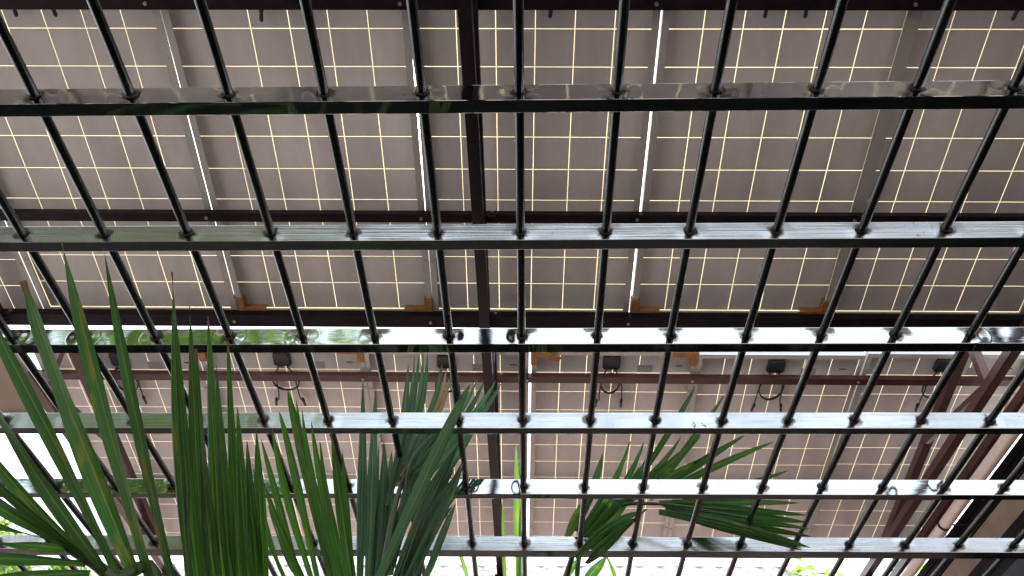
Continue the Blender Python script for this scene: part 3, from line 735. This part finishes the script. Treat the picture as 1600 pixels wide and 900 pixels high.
purlin(-1.08, planeA(-1.08+2.51, OFF), .050, PH, -3.4, 3.0, 'maroon purlin overhead behind the viewer, mirrored in the second rail', M['maroon'], TA)
purlin(.20, planeA(.20+2.51, OFF), .050, PH, -3.4, 3.0, 'maroon purlin overhead in front of the viewer, out of direct view', M['maroon'], TA)

def truss(xc, zb, w, label, cat_mat, top_x=None):
    root = empty('roof_truss', (xc, 0, 0)); tag(root, label, 'truss', 'steel trusses carrying the panels')
    top_x = 0 if top_x is None else top_x - xc
    h = .05; zc = zb + h/2 + CAM_Z
    mb = MB(); mb.bar((0,-2.3,zc), (0,5.86,zc), w, h); mb.build('bottom_chord', cat_mat, root)
    off = OFF + .026
    for (y0, y1, pl) in ((-1.35, .48, lambda y: planeA(y+2.51, off)), (1.12, 2.97, lambda y: planeA(y, off)), (3.50, 5.45, lambda y: planeB(y, off))):
        mb = MB(); mb.bar((top_x, y0, pl(y0)+CAM_Z), (top_x, y1, pl(y1)+CAM_Z), w, .05); mb.build('top_chord', cat_mat, root)
        mb = MB(); mb.bar((top_x*.5, y0+.06, zc+h/2), (top_x*.5, y0+.02, pl(y0+.03)+CAM_Z-.024), .045, .045, (0,1,0)); mb.build('web_post', cat_mat, root)
        ym = y0 + .85
        mb = MB(); mb.bar((top_x*.5, y0+.12, zc+h/2+.02), (top_x*.5, ym, pl(ym)+CAM_Z-.024), .03, .03); mb.build('web_diagonal', cat_mat, root)
    for yy in (-2.2, 5.78):
        mb = MB(); mb.box((-.04, yy-.04, 0), (.04, yy+.04, zb+CAM_Z)); mb.build('column', cat_mat, root)
    return root
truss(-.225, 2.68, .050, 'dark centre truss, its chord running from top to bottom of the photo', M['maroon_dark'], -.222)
truss(2.45, 2.68, .052, 'maroon truss at the right with a V of struts', M['maroon'], 2.48)
truss(-2.70, 2.68, .052, 'maroon truss at the left behind the palm leaflets', M['maroon'], -2.665)
# edge beam beside the right wall
mb = MB(); mb.bar((2.645,1.0,2.685+CAM_Z),(2.645,7.5,2.685+CAM_Z),.045,.05)
tag(mb.build('edge_beam', M['maroon']), 'slim maroon beam between the right truss and the pale pipe', 'beam')

# soffit of the canopy next door, left of the panels
cn = empty('side_canopy', (-3.04,0,0)); tag(cn, 'beige soffit of a canopy at the left edge, above the white sky', 'canopy')
mb = MB(); mb.box((-1.6,2.55,3.00+CAM_Z),(-.02,4.20,3.05+CAM_Z)); mb.build('soffit', M['beige_wall'], cn)
mb = MB(); mb.box((-1.6,4.205,2.95+CAM_Z),(-.02,4.25,3.06+CAM_Z)); mb.build('fascia', M['maroon'], cn)
mb = MB(); mb.box((-1.55,2.56,0),(-1.47,2.64,2.998+CAM_Z)); mb.build('post', M['maroon'], cn)
# ================================================================== house on the right
house = empty('side_house', (2.76, 0, 0)); tag(house, 'tan house wall at the right with dark slatted eave', 'house')
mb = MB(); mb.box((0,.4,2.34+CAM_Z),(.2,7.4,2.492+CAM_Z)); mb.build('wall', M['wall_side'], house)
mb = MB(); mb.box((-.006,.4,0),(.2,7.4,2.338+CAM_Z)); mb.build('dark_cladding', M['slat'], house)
for k in range(5):
    z = 2.498 + k*.031
    mb = MB(); mb.box((-.004-.003*(k%2), .42, z+CAM_Z), (.12, 7.38, z+.025+CAM_Z)); mb.build('slat', M['slat'], house)
mb = MB(); mb.box((.06,.41,2.494+CAM_Z),(.19,7.39,2.66+CAM_Z)); mb.build('slat_backing', M['slat'], house)
mb = MB(); mb.bar((.004,3.9,2.30+CAM_Z),(-.02,4.35,2.52+CAM_Z),.02,.02); mb.build('bracket', M['sidebar'], house)
pipe = MB(); pipe.tube([(2.628,.9,2.585+CAM_Z),(2.628,7.3,2.585+CAM_Z)], .036, 20)
po = pipe.build('drain_pipe', M['pipe'], None, True); smooth_by_angle(po)
tag(po, 'pale round drain pipe running along the slatted eave at right', 'pipe')
for yy in (1.6, 3.2, 4.8, 6.4):
    mb = MB(); mb.tube([(2.628,yy,2.585+CAM_Z),(2.628,yy+.025,2.585+CAM_Z)], .0385, 20); mb.tube([(2.655,yy+.012,2.585+CAM_Z),(2.76,yy+.012,2.585+CAM_Z)], .006, 6)
    mb.build('pipe_clip', M['sidebar'], po)

# house behind the viewer (mirrored in the lowest rail, throws warm light on the panels)
hb = empty('rear_house', (0,-5.2,0)); tag(hb, 'beige rendered house behind the viewer, mirrored in the lowest rail', 'house')
mb = MB(); mb.box((-9,-4,0),(9,0,5.5)); mb.build('wall', M['beige_wall'], hb)
mb = MB(); mb.box((-9.4,-4.4,5.5),(9.4,.5,5.65)); mb.build('roof', M['tile'], hb)
for x in (-6,-2.2,2.2,6):
    wf = MB(); wf.box((x-.7,0.0,2.6),(x+.7,.05,4.2)); f_ = wf.build('window', M['slat'], hb)
    pn = MB(); pn.box((x-.62,.05,2.68),(x+.62,.056,4.12)); pn.build('pane', M['box'], f_)

# ================================================================== the grille
XG, YG, HG, DG, CG = -.01232, .54875, .86973, .23051, .12
grille = empty('security_grille', (0, YG, HG + CAM_Z))
tag(grille, 'overhead security grille of square steel rails with round rods passing through', 'grille')
RAIL_H, RAIL_W = .0352, .0185
ROFF = {0:-.002, 1:-.004, 2:-.0088, 3:-.005, 4:-.005, 5:.0075}
X0, X1 = -2.0, 1.16
for j in range(-2, 9):
    w = {5:.031, 2:.0208}.get(j, RAIL_W)
    mb = MB(); mb.bevbox((X0, 0, -RAIL_H/2), (X1, w, RAIL_H/2), .0012)
    o = mb.build('rail', M['rail_mirror'] if j % 2 == 0 else M['rail_brushed'], grille)
    o.location = (0, j*DG + ROFF.get(j, 0), -.0005)
def rod_mesh(seed):
    rnd = random.Random(seed); mb = MB(); n = 12
    ax, az, ph = rnd.uniform(-.0022,.0022), rnd.uniform(-.0015,.0015), rnd.uniform(0,6.28)
    pts = [(ax*sin(ph+2.2*k/n*3.1), -.75+2.75*k/n, az*sin(ph*1.7+2.6*k/n*3.1)) for k in range(n+1)]
    mb.tube(pts, .0062, 16)
    me = mb.mesh('rod', M['rod'], True)
    try: me.set_sharp_from_angle(angle=radians(40))
    except Exception: pass
    return me
RODS = [rod_mesh(k) for k in range(9)]
def collar_mesh(seed):
    rnd = random.Random(seed); mb = MB(); n = 14; rings = []
    for (y, r) in ((0.0,.0105),(-.0012,.0100),(-.0022,.0082),(-.0024,.0061)):
        rings.append([(cos(2*pi*i/n)*r*(1+rnd.uniform(-.16,.2)*(1 if r>.008 else 0)), y*(1+rnd.uniform(-.3,.5)), sin(2*pi*i/n)*r*(1+rnd.uniform(-.12,.15)*(1 if r>.008 else 0))) for i in range(n)])
    vs = [p for rg in rings for p in rg]
    fs = [(k*n+i, k*n+(i+1)%n, (k+1)*n+(i+1)%n, (k+1)*n+i) for k in range(3) for i in range(n)]
    mb.add(vs, fs)
    return mb.mesh('weld_collar', M['weld'], True)
COLLARS = [collar_mesh(k) for k in range(6)]
for i in range(-15, 10):
    rod = link('rod', random.choice(RODS), grille)
    rod.location = (XG + i*CG + random.uniform(-.0015,.0015), 0, random.uniform(-.001,.001)); rod.rotation_euler = (random.uniform(-.0012,.0012), 0, random.uniform(-.0018,.0018))
    for j in range(0, 6):
        c = link('weld_collar', random.choice(COLLARS), rod)
        c.location = (0, j*DG + ROFF.get(j, 0) - .0002, 0); c.rotation_euler = (0, random.uniform(0, 6.28), 0)
        s = random.uniform(.62, .9); c.scale = (s, 1, s)
for xx in (X0-.02, X1):
    mb = MB(); mb.box((xx, -.8, -.045), (xx+.045, 2.05, .045)); mb.build('side_frame', M['sidebar'], grille)
# litter on the rails
def twig(x, j, seed, label):
    rnd = random.Random(seed); mb = MB()
    for k in range(4):
        p = Vector((rnd.uniform(-.022,.022), -.002, -.016+rnd.uniform(0,.004)))
        pts = [p]
        for q in range(4): p = p + Vector((rnd.uniform(-.012,.012), rnd.uniform(-.003,.002), rnd.uniform(-.003,.006))); pts.append(p.copy())
        mb.tube(pts, [.0011,.001,.0009,.0007,.0005], 5)
    o = mb.build('dry_twig', M['twig']); o.location = (x, YG + j*DG, HG + CAM_Z)
    tag(o, label, 'twig')
twig(.31, 3, 5, 'scrap of dry twig caught on the fourth rail')

# ================================================================== palms
def leaflet(tip, mid, base, width, style, mat, parent, seed):
    """folded, pleated leaf blade along a curve through base, mid and tip"""
    rnd = random.Random(seed)
    B_, Mi, T_ = Vector(base), Vector(mid), Vector(tip)
    C = Mi*2 - (B_+T_)*.5
    N = 16; ncol = 5 if style != 1 else 7
    view = Vector((rnd.uniform(-.35,.35), -1, -.85+rnd.uniform(-.3,.3))).normalized()
    vs, uvs, fs = [], [], []
    sag = rnd.uniform(-.004,.004)
    for k in range(N+1):
        t = k/N
        P = B_*(1-t)**2 + C*2*t*(1-t) + T_*t*t
        D = ((C-B_)*(2*(1-t)) + (T_-C)*(2*t)).normalized()
        S = D.cross(view).normalized(); Nn = S.cross(D).normalized()
        if style == 3:      # torn blunt tip
            wv = min(1, .55+t*1.1) * (1 if t < .82 else (.80 if t < .93 else .36))
            wv *= 1 - .22*max(0, t-.45)
        else:
            wv = min(1.0, .50 + 1.25*t) * (1-t**2.6)**.85 + .012*(1-t)
        hw = width*.5*max(wv, .02)
        for c in range(ncol):
            u = c/(ncol-1)*2-1
            if ncol == 5: fold = (abs(u))*.42
            else: fold = (.30 if c % 2 else 0) + abs(u)*.12
            vs.append(P + S*(u*hw) + Nn*(fold*hw + sag*sin(t*7)*u))
            uvs.append(((u+1)/2, t))
    for k in range(N):
        for c in range(ncol-1):
            a = k*ncol+c; fs.append((a, a+1, a+ncol+1, a+ncol))
    me = bpy.data.meshes.new('leaflet'); me.from_pydata([tuple(v) for v in vs], [], fs)
    me.materials.append(mat)
    ul = me.uv_layers.new(name='UVMap')
    for lp in me.loops: ul.data[lp.index].uv = uvs[lp.vertex_index]
    for pl in me.polygons: pl.use_smooth = True
    if style == 1:
        for pl in me.polygons: pl.use_smooth = False
    me.update()
    return link('leaflet', me, parent)

def bez(pts, k=8):
    pts = [Vector(p) for p in pts]; out = []
    n = len(pts)
    for i in range(n-1):
        p0, p1, p2, p3 = pts[max(i-1,0)], pts[i], pts[i+1], pts[min(i+2,n-1)]
        for q in range(k):
            t = q/k
            out.append(.5*((2*p1)+(p2-p0)*t+(2*p0-5*p1+4*p2-p3)*t*t+(-p0+3*p1-3*p2+p3)*t**3))
    out.append(pts[-1]); return out

WS = {'F1':.95,'F2':1.38,'F3':1.30,'F4':1.18}
def frond(plant, key, mat, foot, r0=.006, special=None):
    rp = LEAF[key+'r']
    mb = MB()
    a = Vector(rp[0]); f0 = Vector(foot)
    pts = bez([f0, f0.lerp(a,.5)+Vector((0,0,.10)), *[Vector(p) for p in rp]], 7)
    n = len(pts)
    mb.tube(pts, [r0*(1.9-1.6*k/(n-1)) for k in range(n)], 8)
    o = mb.build('frond', M['stem'], plant, True)
    for k, (t, m_, b, w, st_) in enumerate(LEAF[key]):
        mt = mat
        if special and k in special: mt = special[k]
        if st_ == 2: mt = M['leaf_lit']
        leaflet(t, m_, b, w*WS.get(key,1), st_, mt, o, hash((key, k)) % 9999 if False else k*37+len(key)*11+ord(key[-1]))
    return o
pl = empty('palm_plant', (0,0,0)); tag(pl, 'large palm at lower left, broad leaflets and a pleated leaf in front of the grille', 'palm')
frond(pl, 'F1', M['leaf_front'], (-.25,.95,0))
frond(pl, 'F2', M['leaf_fan'], (-.22,1.0,0))
pc = empty('palm_plant', (0,0,0)); tag(pc, 'bluish palm frond left of centre growing up through the grille', 'palm')
frond(pc, 'F3', M['leaf_blue'], (-.18,1.15,0), .006, {7: M['leaf_dry'], 6: M['leaf_dry']})
pr = empty('palm_plant', (0,0,0)); tag(pr, 'green palm frond arching to the right over the grille', 'palm')
frond(pr, 'F4', M['leaf_arch'], (.05,2.2,0))
pb = empty('grass_palm', (0,0,0)); tag(pb, 'thin sunlit yellow-green blades behind the lower rails near centre', 'plant')
frond(pb, 'BL', M['leaf_lit'], (.05,2.6,0), .004)

# unseen building added so its terracotta roof bounces warm light onto the far panels
ob = empty('bounce_building', (0,5.0,0)); tag(ob, 'added building out of view, its sunlit terracotta roof bouncing light onto the far panels', 'building')
mb = MB(); mb.box((-5.5,0,0),(2.74,5.6,1.5)); mb.build('wall', M['wall_side'], ob)
mb = MB()
for k in range(41):
    x = -5.6 + k*.205
    mb.tube([(x,-.12,1.54),(x,5.7,2.0)], .075, 8)
mb.box((-5.6,-.1,1.5),(2.73,5.65,1.535))
mb.build('roof', M['terracotta'], ob, True)
# ================================================================== beyond the panels
nh = empty('neighbour_house', (0,0,0)); tag(nh, 'pale tiled roof of the neighbouring house at the bottom edge', 'house')
mb = MB(); mb.box((-11.5,13.8,0),(4.0,18,5.5)); mb.build('wall', M['beige_wall'], nh)
RID = (13.5, 6.42+CAM_Z)
def tile_course(y_top, z_top, length, slope, x0, x1, wl=.235, amp=.032):
    nx = int((x1-x0)/wl*8); vs = []; fs = []
    for (d, dz) in ((0, 0), (length, .0), (length, -.03)):
        for i in range(nx+1):
            x = x0+(x1-x0)*i/nx
            zz = amp*abs(cos(pi*x/wl))
            vs.append((x, y_top-d*cos(slope), z_top-d*sin(slope)+zz+dz))
    for r_ in range(2):
        for i in range(nx): fs.append((r_*(nx+1)+i, r_*(nx+1)+i+1, (r_+1)*(nx+1)+i+1, (r_+1)*(nx+1)+i))
    m_ = MB(); m_.add(vs, fs); return m_
for k in range(5):
    tc_ = tile_course(RID[0]-k*.30*cos(radians(36)), RID[1]-k*.30*sin(radians(36))-k*.0, .34, radians(36), -12, 4.35, .34, .05)
    tc_.build('tile_course', M['tile'], nh)
mb = MB(); mb.tube([(-12,13.53,RID[1]),(4.35,13.53,RID[1])], .055, 10); mb.build('ridge_cap', M['tile'], nh, True)

def tree(name, base, height, crown_r, crown_z, nleaf, leafsize, label, mat, seed):
    rnd = random.Random(seed)
    root = empty(name, base); tag(root, label, 'tree', 'trees around the court')
    tm = MB(); tm.tube([(0,0,0),(.05,.03,height*.35),(-.04,.02,height*.6),(0,0,height*.82)], [.16,.12,.085,.03], 9)
    lobes = []
    for k in range(11):
        a = rnd.uniform(0, 6.28); rr = crown_r*rnd.uniform(.35,.85); z = crown_z + rnd.uniform(-.45,.6)*crown_r
        c = Vector((cos(a)*rr, sin(a)*rr, z)); lobes.append((c, crown_r*rnd.uniform(.28,.5)))
        tm.tube([(0,0,height*rnd.uniform(.35,.6)), tuple(c*.55+Vector((0,0,height*.25))), tuple(c)], [.05,.03,.01], 6)
    tm.build('trunk', M['bark'], root, True)
    vs, fs, uvs = [], [], []
    for q in range(nleaf):
        c, r = rnd.choice(lobes)
        d = Vector((rnd.gauss(0,1), rnd.gauss(0,1), rnd.gauss(0,.8))).normalized()*r*rnd.random()**.4
        p = c + d; n = Vector((rnd.gauss(0,1),rnd.gauss(0,1),rnd.gauss(.6,1))).normalized()
        s = n.cross(Vector((rnd.random(),rnd.random(),rnd.random()))).normalized(); t = n.cross(s)
        l = leafsize*rnd.uniform(.6,1.3); w = l*.38; o = len(vs)
        vs += [tuple(p-s*l*.5), tuple(p+t*w*.5+n*.01), tuple(p+s*l*.5), tuple(p-t*w*.5+n*.01)]
        uvs += [(.5,0),(1,.4),(.5,.9),(0,.4)]
        fs.append((o,o+1,o+2,o+3))
    me = bpy.data.meshes.new('crown'); me.from_pydata(vs, [], fs); me.materials.append(mat)
    ul = me.uv_layers.new(name='UVMap')
    for lp in me.loops: ul.data[lp.index].uv = uvs[lp.vertex_index]
    link('crown', me, root)
tree('broadleaf_tree', (5.2,13.2,0), 7.6, 1.35, 6.7, 3500, .22, 'bright green tree beyond the tiled roof at the bottom right', M['leaf_tree'], 4)
tree('broadleaf_tree', (-7.6,12.5,0), 7.7, 1.4, 6.5, 3000, .22, 'hazy green treetop against the white sky at lower left', M['leaf_tree'], 8)
tree('broadleaf_tree', (-3.4,-2.9,0), 6.6, 1.7, 5.4, 6000, .16, 'green tree behind the viewer at left, mirrored in the rails', M['leaf_tree'], 15)
